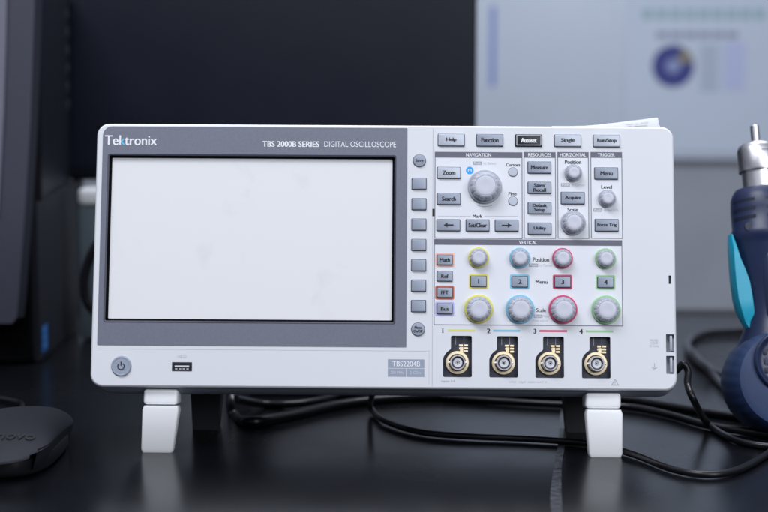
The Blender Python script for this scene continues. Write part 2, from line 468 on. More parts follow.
# --- buttons
def button(px, py, wpx, hpx, txt, light=False, halo=None, ymid=None, th=None, tw=None, dark=False, bold=.02, label=None, uv=None):
    u, v = uv if uv else F(px, py)
    w, h = wpx*K, hpx*K
    par = empty_part = None
    body = MB()
    d = .0015; bv = .00042
    def rg(e, y): return [(x, y, z) for x, z in rr(u-w/2+e, v-h/2+e, u+w/2-e, v+h/2-e, max(.0004-e*.3, .0002), 3)]
    body.loft([rg(0, .0002), rg(0, -d+bv), rg(bv*.35, -d+bv*.3), rg(bv, -d)], False, True)
    o = body.build('button', 'black' if dark else ('key_light' if light else 'key'), scope, angle=28)
    if label: o['label'] = label
    g = .00042
    MB().plate([rr(u-w/2-g, v-h/2-g, u+w/2+g, v+h/2+g, .0005, 3)], -.00014).build('gasket', 'gap', o, smooth=False)
    if halo:
        g = .0014
        MB().plate([rr(u-w/2-g, v-h/2-g, u+w/2+g, v+h/2+g, .0012, 4)], -.00009).build('colour_halo', halo, o, smooth=False)
    if dark:
        MB().plate([rr(u-w/2+.0004, v-h/2+.0004, u+w/2-.0004, v+h/2-.0004, .0003, 3), rr(u-w/2+.0008, v-h/2+.0008, u+w/2-.0008, v+h/2-.0008, .0002, 3)], -d-.00012).build('key_border', 'print_dim', o, smooth=False)
    if txt:
        lines = txt.count('\n')+1
        lettering(txt, u, v, (th or (4.0 if lines == 1 else 8.2))*K, 'print_white' if dark else 'ink', o, tw*K if tw else None, -d-.00012, bold)
    return o
ROW1 = Vv(140.7, 528)
for px, t_, tw, li, dk in ((451.2, 'Help', 10, True, 0), (489.7, 'Function', 17, False, 0), (528.5, 'Autoset', 15.5, False, 1), (567.6, 'Single', 13.5, True, 0), (606.4, 'Run/Stop', 19, True, 0)):
    button(px, 140.7, 26, 11.6, t_, li, tw=tw, dark=bool(dk), uv=(U(px, 140.7), ROW1), th=4.6,
           label='black Autoset button with white lettering' if dk else None)
for px, py, t_, tw, li in ((448.8, 173.2, 'Zoom', 12.5, True), (448.8, 199.2, 'Search', 13.5, False), (448.4, 225.5, None, 0, False), (477.5, 225.5, 'Set/Clear', 18, False), (506.5, 225.5, None, 0, False)):
    o = button(px, py, 22.6, 11, t_, li, tw=tw or None, th=4.2, uv=(U(px, 200), Vv(py, 478)))
    if t_ is None:
        u, v = U(px, 200), Vv(py, 478); s_ = -1 if px < 470 else 1; k = K
        pts = [(-5, -.7), (1.2, -.7), (.6, -2.4), (5, 0), (.6, 2.4), (1.2, .7), (-5, .7)]
        MB().plate([[(u+s_*x*k, v+z*k) for x, z in pts][::s_]], -.00164).build('arrow_mark', 'ink', o, smooth=False)
for py, t_, tw in ((167.7, 'Measure', 17), (187.9, 'Save/\nRecall', 12.5), (208.3, 'Default\nSetup', 14), (228.8, 'Utility', 12)):
    button(539.4, py, 22.6, 11.2, t_, False, tw=tw, uv=(U(539.4, 200), Vv(py, 540)), th=4.0 if '\n' not in t_ else 8.6)
button(572.6, 198.2, 22.8, 11.6, 'Acquire', False, tw=15.5, uv=(U(572.6, 200), Vv(198.2, 573)))
button(606.3, 173.6, 22.8, 11.2, 'Menu', False, tw=12, uv=(U(606.3, 200), Vv(173.6, 606)))
button(606.3, 225.4, 22.8, 11.6, 'Force Trig', False, tw=19, uv=(U(606.3, 200), Vv(225.4, 606)))
for py, t_, tw, hl in ((260.1, 'Math', 10, 'salmon'), (276.3, 'Ref', 7, None), (292.6, 'FFT', 7, 'rust'), (308.9, 'Bus', 7.5, 'violet')):
    button(444.7, py, 14.6, 9.6, t_, False, hl, tw=tw, th=3.8, uv=(U(444.7, 285), Vv(py, 445)))
CHX = [U(478.4, 285), U(519.7, 285), U(562.4, 285), U(605.4, 285)]
CHC = ['yellow', 'blue', 'red', 'green']
for i in range(4):
    button(0, 0, 15.2, 10.4, str(i+1), False, CHC[i], th=4.6, uv=(CHX[i], Vv(281.9, 540)), bold=.02,
           label='grey channel button %d with a %s surround' % (i+1, CHC[i]))
kx_ = U(418.8, 245)
for k in range(7):
    button(0, 0, 13.8, 11, None, False, uv=(kx_, Vv(183.9 + k*20.37, 419)))
def round_button(c, rpx, txt, tw, th):
    u, v = c; r = rpx*K
    o = MB().lathe([(r, .0002), (r, -.0008), (r*.94, -.0011), (r*.9, -.00115)], 'Y', (u, 0, v), 40, cap0=False).build('round_button', 'key', scope, angle=28)
    MB().plate([circ(u, v, r+.0003, 40)], -.00014).build('gasket', 'gap', o, smooth=False)
    lettering(txt, u, v, th*K, 'ink', o, tw*K, -.00128, .012)
round_button((U(419.4, 161), Vv(160.7, 419)), 6.2, 'Save', 8, 3)
round_button((U(418.0, 329), Vv(329.3, 418)), 6.4, 'Menu\nOn/Off', 9, 6.4)
# small round indicator keys
for px, py in ((512.9, 172.2), (512.9, 201.2)):
    u, v = U(512.9, 190), Vv(py, 513)
    o = MB().lathe([(4.3*K, .0002), (4.3*K, -.0005), (3.9*K, -.0007)], 'Y', (u, 0, v), 28, cap0=False).build('small_button', 'key_light', scope)
    MB().plate([circ(u, v, 4.9*K, 28)], -.00014).build('gasket', 'outline', o, smooth=False)

# --- knobs
def knob(u, v, rpx, hmm, colour=None, label=None, flutes=14):
    r = rpx*K; h = hmm/1000; n = flutes*6
    def md(a, rad, hh):
        if hh > -h*.3 or rad < r*.63: return 1
        return 1 - .06*max(0, math.cos(a*flutes))**3
    base = MB().lathe([(r*1.0, .0002), (r*1.0, -.0012), (r*.97, -.0016), (r*.9, -.0016)], 'Y', (u, 0, v), 64, cap0=False, cap1=True)
    root = MB().lathe([(r*.875, -.0014), (r*.87, -h*.32), (r*.85, -h*.62), (r*.81, -h*.80), (r*.74, -h*.92), (r*.66, -h*.99), (r*.60, -h), (r*.57, -h*.985)], 'Y', (u, 0, v), n, md, cap0=False).build('knob', 'knob', scope, angle=40)
    if label: root['label'] = label
    base.build('colour_ring' if colour else 'skirt', colour or 'knob', root, angle=40)
    MB().lathe([(r*.575, -h*.97), (r*.565, -h-.0001), (r*.53, -h-.0002), (r*.3, -h-.00008), (0.0005, -h-.00002)], 'Y', (u, 0, v), 48, cap0=False).build('knob_cap', 'knob_cap', root, angle=50)
    fb = MB()
    for k in range(flutes):
        a = 2*PI*(k+.5)/flutes; d1 = V((math.cos(a), math.sin(a))); d2 = V((-d1.y, d1.x)); w_ = .034*r
        q = []
        for rad, hh in ((.79*r, h*.835), (.64*r, h*.995)):
            for sg in (-1, 1):
                p_ = V((u, v)) + d1*rad + d2*w_*sg; q.append((p_.x, -hh-.00012, p_.y))
        fb.add(q, [(0, 1, 3, 2)])
    fb.build('grip_marks', 'knob_line', root, smooth=False)
    return root
knob(U(484.7, 187), Vv(186.9, 485), 17.0, 7.5, flutes=12, label='large plain grey navigation knob')
knob(U(573.2, 200), Vv(173.2, 573), 8.8, 5.2, flutes=10, label='small plain grey horizontal position knob')
knob(U(572.8, 200), Vv(223.0, 573), 12.4, 6.2, flutes=12, label='medium plain grey horizontal scale knob')
knob(U(606.8, 200), Vv(198.6, 607), 8.9, 5.2, flutes=10, label='small plain grey trigger level knob')
for i in range(4):
    knob(CHX[i], Vv(258.2, 540), 10.3, 5.4, CHC[i], 'small position knob with %s ring' % CHC[i], 12)
    knob(CHX[i]+.0001, Vv(309.4, 540), 14.3, 6.6, CHC[i], 'large scale knob with %s ring' % CHC[i], 14)

# --- printed section boxes
def section(px0, px1, py0, pyh, py1, title, tw, ylev):
    u0, u1 = U(px0, (py0+py1)/2), U(px1, (py0+py1)/2); m_ = (px0+px1)/2
    vt, vh, vb = Vv(py0, m_), Vv(pyh, m_), Vv(py1, m_)
    w = .0005
    o = MB().plate([[(u0, vb), (u1, vb), (u1, vt), (u0, vt)], [(u0+w, vb+w), (u1-w, vb+w), (u1-w, vh), (u0+w, vh)]], -.00007).build('section_outline', 'outline', scope, smooth=False)
    MB().plate([[(u0+w/2, vh-.00003), (u1-w/2, vh-.00003), (u1-w/2, vt-.0001), (u0+w/2, vt-.0001)]], -.0001).build('header_bar', 'header', o, smooth=False)
    lettering(title, (u0+u1)/2, (vt+vh)/2, 3.4*K, 'print_white', o, tw*K, -.00016, .008)
    MB().plate([[(u0+w, vb+w), (u1-w, vb+w), (u1-w, vh), (u0+w, vh)]], -.00004).build('overlay', 'gloss_white', o, smooth=False)
section(434.6, 522.4, 152.0, 157.8, 238.7, 'NAVIGATION', 25, 0)
section(523.7, 555.8, 152.0, 157.8, 238.7, 'RESOURCES', 23, 0)
section(557.4, 588.9, 152.0, 157.8, 238.7, 'HORIZONTAL', 26, 0)
section(590.6, 622.4, 152.0, 157.8, 238.7, 'TRIGGER', 17, 0)
section(433.9, 622.5, 239.6, 245.3, 325.7, 'VERTICAL', 18, 0)
def note(txt, px, py, h, w, m='ink', y=-.00012, bold=.015): return lettering(txt, U(px, py), Vv(py, px), h*K, m, scope, w*K, y, bold)
note('Cursors', 513.0, 164.8, 3.3, 14); note('Fine', 512.5, 193.7, 3.4, 8); note('Mark', 477.5, 216.2, 3.2, 9.5)
note('Position', 572.9, 162.0, 4.1, 16); note('Scale', 572.6, 209.6, 3.6, 10.5); note('Level', 606.5, 187.0, 3.6, 10.5)
note('Position', 540.9, 259.6, 4.2, 16, bold=.01); note('Menu', 541.4, 281.9, 3.6, 11.5); note('Scale', 541.0, 310.2, 3.8, 9.5, bold=.01)
def push(px0, px1, py, rest, rx, rw, ):
    u0, u1, v = U(px0, py), U(px1, py), Vv(py, px0)
    o = MB().plate([rr(u0, v-1.7*K, u1, v+1.7*K, .0003, 2)], -.0001).build('push_mark', 'ink_grey', scope, smooth=False)
    lettering('Push', (u0+u1)/2, v, 2.3*K, 'print_white', o, (u1-u0)*.75, -.00016)
    if rest: lettering(rest, U(rx, py), v, 2.6*K, 'ink_pale', o, rw*K, -.00012)
push(472.8, 481.8, 163.2, 'to Select', 489.6, 13)
push(560.8, 569.8, 184.8, 'to Center', 578, 14)
push(593.2, 602.2, 210.0, 'to Set 50%', 611, 15)
push(528.8, 538, 265.2, 'to Center', 545.8, 13)
push(533.6, 542.2, 316.2, 'Fine', 545.6, 6)
note('Fine adjust', 540.5, 320.8, 2.6, 15, 'ink_pale', bold=0)
line('mark_rule', (U(438, 216), Vv(216.2, 455)), (U(470.5, 216), Vv(216.2, 455)), .0002, 'ink_grey', -.0001)
line('mark_rule', (U(484.5, 216), Vv(216.2, 500)), (U(517.5, 216), Vv(216.2, 500)), .0002, 'ink_grey', -.0001)
b = MB(); c = F(484.7, 187); arc = []
for k in range(13):
    a = math.radians(-112 + k*44/12); arc.append((c[0]+19.6*K*math.cos(a), c[1]+19.6*K*math.sin(a)))
for k in range(12, -1, -1):
    a = math.radians(-112 + k*44/12); arc.append((c[0]+20.1*K*math.cos(a), c[1]+20.1*K*math.sin(a)))
b.plate([arc], -.0001).build('turn_arc', 'ink_grey', scope, smooth=False)
c = F(469.7, 170.5); o = MB().plate([circ(c[0], c[1], 3.9*K, 28)], -.0001).build('blue_dot', 'blue_dot', scope, smooth=False)
lettering('M', c[0], c[1], 3.0*K, 'print_white', o, 3.4*K, -.00016)
# channel numbers and colour bars
for i, (n0, x0, x1) in enumerate(((442.8, 448, 475), (488.6, 493.2, 520), (534.8, 539.3, 567), (581, 585.8, 613.2))):
    py = 330.4 + i*.25
    lettering(str(i+1), U(n0, py), Vv(py+.2, n0), 4.6*K, 'ink', scope, None, -.00012, .02)
    line('channel_bar', (U(x0, py), Vv(330.8, 528)), (U(x1, py), Vv(330.8, 528)), 1.9*K, CHC[i])
note('Inputs 1-4', 448, 381.3, 2.6, 13, 'ink_grey', bold=0); note('1MΩ  13pF  300V CAT II', 528, 382.2, 2.5, 37, 'ink_pale', bold=0)
c = F(615, 382.2); k = K
MB().plate([[(c[0]-3.8*k, c[1]-3*k), (c[0]+3.8*k, c[1]-3*k), (c[0], c[1]+3.4*k)], [(c[0]-2.8*k, c[1]-2.4*k), (c[0]+2.8*k, c[1]-2.4*k), (c[0], c[1]+2.3*k)]], -.0001).build('warning_triangle', 'ink_grey', scope, smooth=False)
note('!', 615, 382.8, 2.6, .7, 'ink_grey', bold=0)
note('PROBE\nCOMP\n5V 1kHz', 654, 343.2, 8, 9.5, 'ink_pale', bold=0)
c = F(654.3, 367.2)
gb = MB().plate([[(c[0]-.25*k, c[1]), (c[0]+.25*k, c[1]), (c[0]+.25*k, c[1]+4*k), (c[0]-.25*k, c[1]+4*k)]], -.0001)
for j, w in enumerate((3, 2, 1)): gb.plate([[(c[0]-w*k, c[1]-j*1.2*k-.3*k), (c[0]+w*k, c[1]-j*1.2*k-.3*k), (c[0]+w*k, c[1]-j*1.2*k+.2*k), (c[0]-w*k, c[1]-j*1.2*k+.2*k)]], -.0001)
gb.build('ground_symbol', 'ink_grey', scope, smooth=False)

# --- BNC sockets
for i, cc in enumerate(BNC):
    u, v = cc; lp = bnc_holes[i]
    t_ = MB(); dpt = .0034
    t_.plate([[(x, z) for x, z in lp]], dpt)
    t_.loft([[(x, .0002, z) for x, z in lp], [(x, dpt+.0002, z) for x, z in lp]], False, False)
    rec = t_.build('socket_recess', 'recess', scope, angle=25)
    for x in (-1.5, 6.6):
        line('moulding_line', (u+x*k, v+18*k), (u+x*k, v+26*k), .0003, 'ink_grey', dpt-.0001, rec)
    s_ = MB(); s_.lathe([(11.3*k, dpt), (11.5*k, dpt-.0012), (11.1*k, dpt-.0016), (8.9*k, dpt-.0016), (8.6*k, dpt-.001), (8.4*k, dpt)], 'Y', (u, 0, v), 56, cap0=False, cap1=False)
    s_.box((u+4.2*k, dpt-.0008, v+13.0*k), (3.2*k, .0016, 5*k))
    bn = s_.build('input_socket', 'gold', scope, angle=30)
    # bayonet barrel standing proud of the panel
    w_ = MB(); w_.lathe([(7.5*k, dpt), (7.5*k, -.0034), (7.1*k, -.0040), (6.4*k, -.0040), (6.1*k, -.0034), (6.1*k, .0006)], 'Y', (u, 0, v), 48, cap0=False, cap1=False)
    for sgn in (-1, 1): w_.lathe([(.0009, 0), (.0009, .0012), (.0007, .0014)], 'X', (u + (7.2*k if sgn > 0 else -7.2*k - .0014), -.0018, v), 14)
    w_.build('barrel', 'nickel', bn, angle=30)
    MB().plate([circ(u, v, 6.2*k, 40)], .0005).build('barrel_floor', 'nickel_dark', bn, smooth=False)
    MB().lathe([(4.6*k, .0006), (4.6*k, -.0022), (4.2*k, -.0026), (2.2*k, -.0026), (2.0*k, -.002), (2.0*k, .0004)], 'Y', (u, 0, v), 36, cap0=False, cap1=False).build('dielectric', 'teflon', bn, angle=30)
    MB().lathe([(1.9*k, .0005), (1.9*k, -.0018), (1.6*k, -.0022), (.9*k, -.0022), (.8*k, -.0016), (.8*k, .0004)], 'Y', (u, 0, v), 24, cap0=False, cap1=False).build('centre_contact', 'nickel', bn, angle=30)
    MB().plate([circ(u, v, 1.9*k, 20)], .0002).build('contact_hole', 'black', bn, smooth=False)
    for x, z in ((3.6, 17.1), (8.7, 17.1), (3.6, 14.0), (8.7, 14.2), (8.7, 11.3)):
        MB().box((u+x*k, dpt-.0004, v+z*k), (4.0*k, .001, 2.0*k), .0003, 2).build('probe_contact', 'gold', bn)

# --- USB, power, model plate, probe terminals
u, v = usb_c
us = MB(); us.loft([[(x, .0001, z) for x, z in usb_hole], [(x, .006, z) for x, z in usb_hole]], False, True).build('usb_port', 'black', scope)
MB().plate([rr(u-.0064, v-.0029, u+.0064, v+.0029, .0003, 2), rr(u-.0056, v-.0022, u+.0056, v+.0022, .0002, 2)], -.00012).build('metal_rim', 'gap', us.v and bpy.data.objects['usb_port'], smooth=False)
UP_ = bpy.data.objects['usb_port']
MB().plate([rr(u-.0062, v-.0026, u+.0062, v+.0026, .0003, 2)], -.00008).build('port_mouth', 'black', UP_, smooth=False)
MB().box((u, -.0002, v+.0002), (.0092, .0006, .0011)).build('tongue', 'teflon', UP_)
for j in range(4): MB().box((u-.0036+j*.0024, -.0002, v-.0014), (.0015, .0004, .0007)).build('contact', 'nickel', UP_)
note('USB 2.0', 182, 356.4, 2.4, 9, 'ink_pale', bold=0)
u, v = F(121.4, 366.2); r = 9.7*K
o = MB().lathe([(r, .0002), (r, -.0007), (r*.95, -.0012), (r*.86, -.0012), (r*.82, -.0010)], 'Y', (u, 0, v), 56, cap0=False).build('power_button', 'key', scope, angle=30)
MB().plate([circ(u, v, r+.0003, 56)], -.00012).build('gasket', 'ink_grey', o, smooth=False)
arc = [(u+3.6*k*math.cos(math.radians(a)), v+3.6*k*math.sin(math.radians(a))) for a in range(125, 416, 12)]
arc += [(u+2.8*k*math.cos(math.radians(a)), v+2.8*k*math.sin(math.radians(a))) for a in range(413, 124, -12)]
sy = MB().plate([arc], -.0014); sy.plate([[(u-.45*k, v+.6*k), (u+.45*k, v+.6*k), (u+.45*k, v+4.6*k), (u-.45*k, v+4.6*k)]], -.0014)
sy.build('power_symbol', 'ink', o, smooth=False)
u0, u1, vt, vb = U(387.9, 368), U(424.3, 368), Vv(359.3, 406), Vv(376.7, 406)
vs_ = Vv(368.3, 406); um = U(406.4, 370); g = .0002
o = MB().plate([[(u0, vs_+g), (u1, vs_+g), (u1, vt), (u0, vt)]], -.0001).plate([[(u0, vb), (um-g, vb), (um-g, vs_-g), (u0, vs_-g)]], -.0001).plate([[(um+g, vb), (u1, vb), (u1, vs_-g), (um+g, vs_-g)]], -.0001).build('model_plate', 'plate', scope, smooth=False)
lettering('TBS2204B', (u0+u1)/2, (vs_+vt)/2, 5.2*K, 'print_white', o, 27.5*K, -.00016, .004)
lettering('200 MHz', (u0+um)/2, (vs_+vb)/2, 3.0*K, 'print_dim', o, 13*K, -.00016)
lettering('2 GS/s', (u1+um)/2, (vs_+vb)/2, 3.0*K, 'print_dim', o, 11*K, -.00016)
for (u, v), hl in zip(tm, tm_holes):
    o = MB().loft([[(x, .0001, z) for x, z in hl], [(x, .0045, z) for x, z in hl]], False, True).build('probe_terminal', 'seam', scope)
    MB().box((u+.0006, .0012, v), (.0016, .0018, .0096), .0005).build('terminal_strip', 'knob', o)
    MB().box((u+.0020, .0018, v-.001), (.0009, .0016, .0082)).build('terminal_gap', 'knob_line', o)

# --- feet
def L(w): return INV @ V(w)
def foot(hx0, hx1, hy0, hy1, lx0, lx1, by0, bx0_, bx1_, py_b):
    """hinge block then a flip-down leg whose end stands on the table"""
    n0 = NRM
    p0 = FC + NRM*.008
    def Q(px, py, dy): return L(hit(px, py, FC + NRM*dy, NRM))
    h0, h1 = Q(hx0, hy0, .006), Q(hx1, hy1, .006)
    hb = MB().box(((h0.x+h1.x)/2, .013, (h0.z+h1.z)/2 + .001), (h1.x-h0.x, .016, h0.z-h1.z+.002), .002, 3)
    # leg: front surface leans from below the hinge to the table
    a0, a1 = Q(lx0, by0, .003), Q(lx1, by0, .003)
    e0, e1 = L(ground(bx0_, py_b)), L(ground(bx1_, py_b))
    th = .011
    rings = []
    for t_ in (0, .08, .5, .92, 1):
        p, q = a0.lerp(e0, t_), a1.lerp(e1, t_)
        ins = .0008 if t_ in (0, 1) else 0
        f = .0008 if t_ in (0, 1) else 0
        y0_, y1_ = p.y + f, p.y + th*(1-.35*t_) - f
        zt = p.z; zb = p.z
        if t_ == 1:      # sole follows the table, which is tilted in this frame
            sl = math.tan(LEAN)
            pts = [(x, yy, p.z - (yy-p.y)*sl) for x, yy in rr(p.x+ins, y0_, q.x-ins, y1_, .0012, 3)]
        else:
            pts = [(x, yy, p.z) for x, yy in rr(p.x+ins, y0_, q.x-ins, y1_, .0012, 3)]
        rings.append(pts)
    leg = MB().loft(rings).build('foot', 'foot', scope, angle=40)
    hb.build('hinge_block', 'foot', leg, angle=40)
foot(143.6, 177.4, 392, 404.6, 142.3, 178.8, 405.6, 140.8, 172.6, 452.6)
foot(585.4, 621.0, 396, 408.6, 586.2, 622.8, 409.8, 589.4, 622.4, 457.4)
TL = math.tan(LEAN)
for px0, px1, lab in ((197, 222, 'l'), (561, 582, 'r')):
    p = ground(px0, 424); q = ground(px1, 424)
    a, c_ = L(p), L(q); zt = Z0 - .002
    t_ = MB().loft([[(a.x-.002, .082, zt), (c_.x+.002, .082, zt), (c_.x+.002, .1, zt+.003), (a.x-.002, .1, zt+.003)],
                    [(a.x, .084, .084*TL), (c_.x, .084, .084*TL), (c_.x, .096, .096*TL), (a.x, .096, .096*TL)]])
    t_.build('rear_foot', 'tower', scope)

# ------------------------------------------------------------------ setting: table, partition
def struct(o): o['kind'] = 'structure'; return o
tb = MB(); yb = ground(720, 313.5).y
tb.box((0, (yb - .95)/2, -.0125), (3.2, yb + .95, .025), .0015, 2)
struct(tb.build('tabletop', 'table'))
yw = yb + 1.9
struct(MB().box((0, yw+.02, .2), (7, .04, 4.0)).build('partition_wall', 'wall'))
tag(MB().box((0, yb+.0075, -.006), (3.2, .011, .022), .002).build('edge_strip', 'trim'), 'dark edging strip along the back of the black tabletop', 'edge strip')

# board on the partition
bz = at(720, 160, yw-.02).z; bxl = at(440, 100, yw-.02).x
brd = empty('wall_board', (bxl+1.1, yw, bz), 'pale blue-grey board hung on the partition behind the right half of the oscilloscope', 'board')
BI = brd.matrix_world.inverted()
def Bp(px, py, y): p = BI @ at(px, py, y); return (p.x, p.z)
MB().box((0, -.012, .65), (2.2, .022, 1.30), .004).build('panel', 'board', brd)
yf = yw-.0235
def bquad(x0, y0, x1, y1, m, name, dy=0.0, par=brd, r=0):
    a, c = Bp(x0, y1, yf-dy), Bp(x1, y0, yf-dy)
    return MB().plate([rr(a[0], a[1], c[0], c[1], r, 4)], -.0235-dy).build(name, m, par, smooth=False)
bquad(590, -40, 592.5, 158, 'board_rib', 'rib'); bquad(600, -40, 602, 158, 'board_rib', 'rib'); bquad(610, -40, 618, 158, 'board_rib', 'rib')
bm_ = bquad(489.5, 6, 496, 86, 'bluemark', 'blue_mark', .001)
# poster: a sheet fixed to the board
po = empty('poster', at(700, 155, yw-.0245), 'blurred printed poster with blue ring chart on the pale board', 'poster')
PI_ = po.matrix_world.inverted(); yp = yw-.026
def pq(x0, y0, x1, y1, m, name, dy=0.0, r=0):
    a, c = PI_ @ at(x0, y1, yp-dy), PI_ @ at(x1, y0, yp-dy)
    return MB().plate([rr(a.x, a.z, c.x, c.z, r, 6)], a.y).build(name, m, po, smooth=False)
pq(624, -30, 800, 152, 'poster', 'sheet')
for j in range(9): pq(642+j*14, 9, 653+j*14, 19, 'poster_teal', 'heading_block', .0006, .002)
for j in range(6): pq(656+j*14, 32, 668+j*14, 38, 'poster_grey', 'subheading_block', .0006, .002)
for j in range(8): pq(700, 46+j*6, 718, 48.5+j*6, 'poster_line', 'text_line', .0006)
pq(722, 42, 746, 90, 'poster_lilac', 'lilac_panel', .0006, .010)
c = PI_ @ at(673, 66, yp-.0008)
def sector(a0, a1, r0, r1, n=24):
    A = [math.radians(a0+(a1-a0)*i/n) for i in range(n+1)]
    return [(c.x+r1*math.cos(t), c.z+r1*math.sin(t)) for t in A] + [(c.x+r0*math.cos(t), c.z+r0*math.sin(t)) for t in reversed(A)]
MB().plate([sector(62, 372, .0195, .058)], c.y).build('ring_chart', 'poster_blue', po, smooth=False)
MB().plate([sector(12, 62, .0195, .058)], c.y).build('ring_segment', 'poster_yellow', po, smooth=False)
MB().plate([circ(c.x, c.z, .019)], c.y).build('ring_centre', 'poster_mid', po, smooth=False)

# monitor
ym = .62
pr, pbm = at(477, 90, ym).x, at(300, 181, ym).z
mon = empty('monitor', (pr-.27, ym+.1, 0), 'dark switched-off monitor standing behind the oscilloscope', 'monitor')
def rel(p, o): return V(p) - o.location
MW, MH = .54, .34
cx = pr - MW/2; cz = pbm + MH/2
MB().box(rel((cx, ym+.018, cz), mon), (MW, .036, MH), .004, 3).build('housing', 'monitor', mon)
MB().box(rel((cx, ym-.0004, cz+.004), mon), (MW-.012, .001, MH-.020)).build('screen', 'monitor_screen', mon)
MB().box(rel((cx, ym+.075, pbm/2+.05), mon), (.06, .025, pbm+.11), .005).build('stand_neck', 'monitor', mon)
MB().box(rel((cx, ym+.085, .006), mon), (.22, .17, .012), .005).build('stand_base', 'monitor', mon)
for o_ in mon.children:
    if o_.name.split('.')[0] in ('housing', 'screen'):
        pv = V((0, .036, pbm + .0)) - V((0, 0, 0)); pv = V((0, ym+.018 - mon.location.y, pbm))
        o_.matrix_local = Matrix.Translation(pv) @ Matrix.Rotation(math.radians(-4), 4, 'X') @ Matrix.Translation(-pv)
# small box with a white lid, mostly hidden behind the oscilloscope
p = at(76.5, 206, .52); pt_ = at(76.5, 187.5, .52); zl = p.z
bo = empty('storage_box', (p.x+.045, .553, 0), 'grey box with a white lid between the computer tower and the oscilloscope', 'box')
MB().box((0, 0, zl/2), (.088, .064, zl-.001), .004).build('box_body', 'box_grey', bo, angle=40)
MB().box((0, 0, (zl+pt_.z)/2), (.090, .066, pt_.z-zl), .007, 4).build('lid', 'trunk', bo, angle=40)

# ------------------------------------------------------------------ desktop tower
c0 = ground(40, 363); c1 = ground(78, 328); bd = (c1-c0); TD = bd.length; bd.normalize()
phi = math.atan2(-bd.x, bd.y)
tw = empty('desktop_tower', c0, 'black desktop computer tower with slanted grey front panel at the left edge', 'computer', Matrix.Rotation(phi, 3, 'Z'))
TI = tw.matrix_world.inverted(); rdir = V((math.cos(phi), math.sin(phi), 0))
def side(px, py): p = TI @ hit(px, py, c0, rdir); return p.y, p.z
def front(px, py, dy): p = TI @ hit(px, py, c0 - bd*dy, bd); return p.x, p.z
TH = .385; TW = .165
MB().box((-TW/2-.006, TD/2, TH/2+.004), (TW, TD, TH-.008), .003).build('case', 'tower_gloss', tw)
MB().box((-TW/2-.006, TD/2, .0035), (TW-.02, TD-.03, .007)).build('case_foot', 'black', tw)
# lower textured side panel with a rising top edge
poly = [side(40.5, 361), side(79, 327), side(84, 176.5), side(47.5, 201), side(37, 202)]
b = MB(); n = len(poly)
ys = [max(-.012, q[0]) for q in poly]
b.loft([[(.0, y, z) for y, z in zip(ys, [q[1] for q in poly])], [(-.0065, y, z) for y, z in zip(ys, [q[1] for q in poly])]])
b.build('side_panel', 'tower_mesh', tw, smooth=False)
yg = side(46.5, 150)[0]; zg = side(47, 202)[1]
MB().box((-.0066, (yg-.004)/2, (zg+TH)/2-.003), (.0030, yg+.004, TH-zg-.008)).build('gap_shade', 'void', tw)  # black slab painting in the shade of the void beside the front cover
for j in range(6):
    z = side(74, 16+j*18)[1]
    MB().box((-.0058, TD-.014, z), (.0015, .010, .012), .0006).build('vent_slot', 'black', tw)
# blue sticker on the side panel
a_, d_ = side(40.8, 337), side(45.8, 361)
b = MB(); y0_, y1_ = .008, .043
z0_, z1_ = .008, .033
st = b.add([(.0006, y0_, z0_), (.0006, y1_, z0_), (.0006, y1_, z1_), (.0006, y0_, z1_)], [(0, 1, 2, 3)]).build('blue_sticker', 'sticker', tw, smooth=False)
for j in range(3):
    z = z0_+.004+j*.0075
    MB().add([(.0009, y0_+.006, z), (.0009, y1_-.008-j*.004, z), (.0009, y1_-.008-j*.004, z+.003), (.0009, y0_+.006, z+.003)], [(0, 1, 2, 3)]).build('sticker_stripe', 'sticker_pale', st, smooth=False)
# front: dark inner bezel and a slanted cover panel
MB().box((-.085-.004, -.006, TH/2), (.165, .012, TH-.006), .003).build('front_bezel', 'void', tw)
FDY = .034
q = [front(36.5, -30, FDY), front(34.5, 0, FDY), front(30.5, 120, FDY), front(25, 210, FDY), front(18.5, 300, FDY), front(16.5, 318, FDY), front(12, 323.5, FDY)]
xl = -.17
def strip(off0, off1, y0, y1, m, name, zb):
    pts = [(x+off1, z) for x, z in q]
    loop = [(xl, TH-.01)] + [(xl, zb)] + [(q[-1][0]+off1, zb)] + pts[::-1][1:]
    return loop
zb = front(5, 323.5, FDY)[1]
loop = [(xl, zb)] + [(q[-1][0], zb)] + q[::-1][1:] + [(q[0][0]+.002, TH), (xl, TH)]
MB().plate([loop], -FDY, .026, True).build('front_cover', 'tower_front', tw, angle=20)
# darker bevel running along the slanted edge
bev = [(x, -FDY, z) for x, z in q[:-1]] ; bev2 = [(x+.0052, -FDY+.008, z) for x, z in q[:-1]]
MB().loft([bev, bev2, [(x+.002, -FDY+.026, z) for x, z in q[:-1]]], False, False, closed=False).build('cover_bevel', 'tower_bevel', tw)
# pale left facet
f1 = [front(7, -40, FDY+.004), front(5.5, 40, FDY+.004), front(3.5, 110, FDY+.004), front(0.5, 170, FDY+.004), front(-2, 215, FDY+.004)]
MB().plate([[(xl, f1[-1][1]), f1[-1]] + f1[::-1][1:] + [(xl, f1[0][1])]], -FDY-.003, .0035).build('front_facet', 'tower_edge', tw)

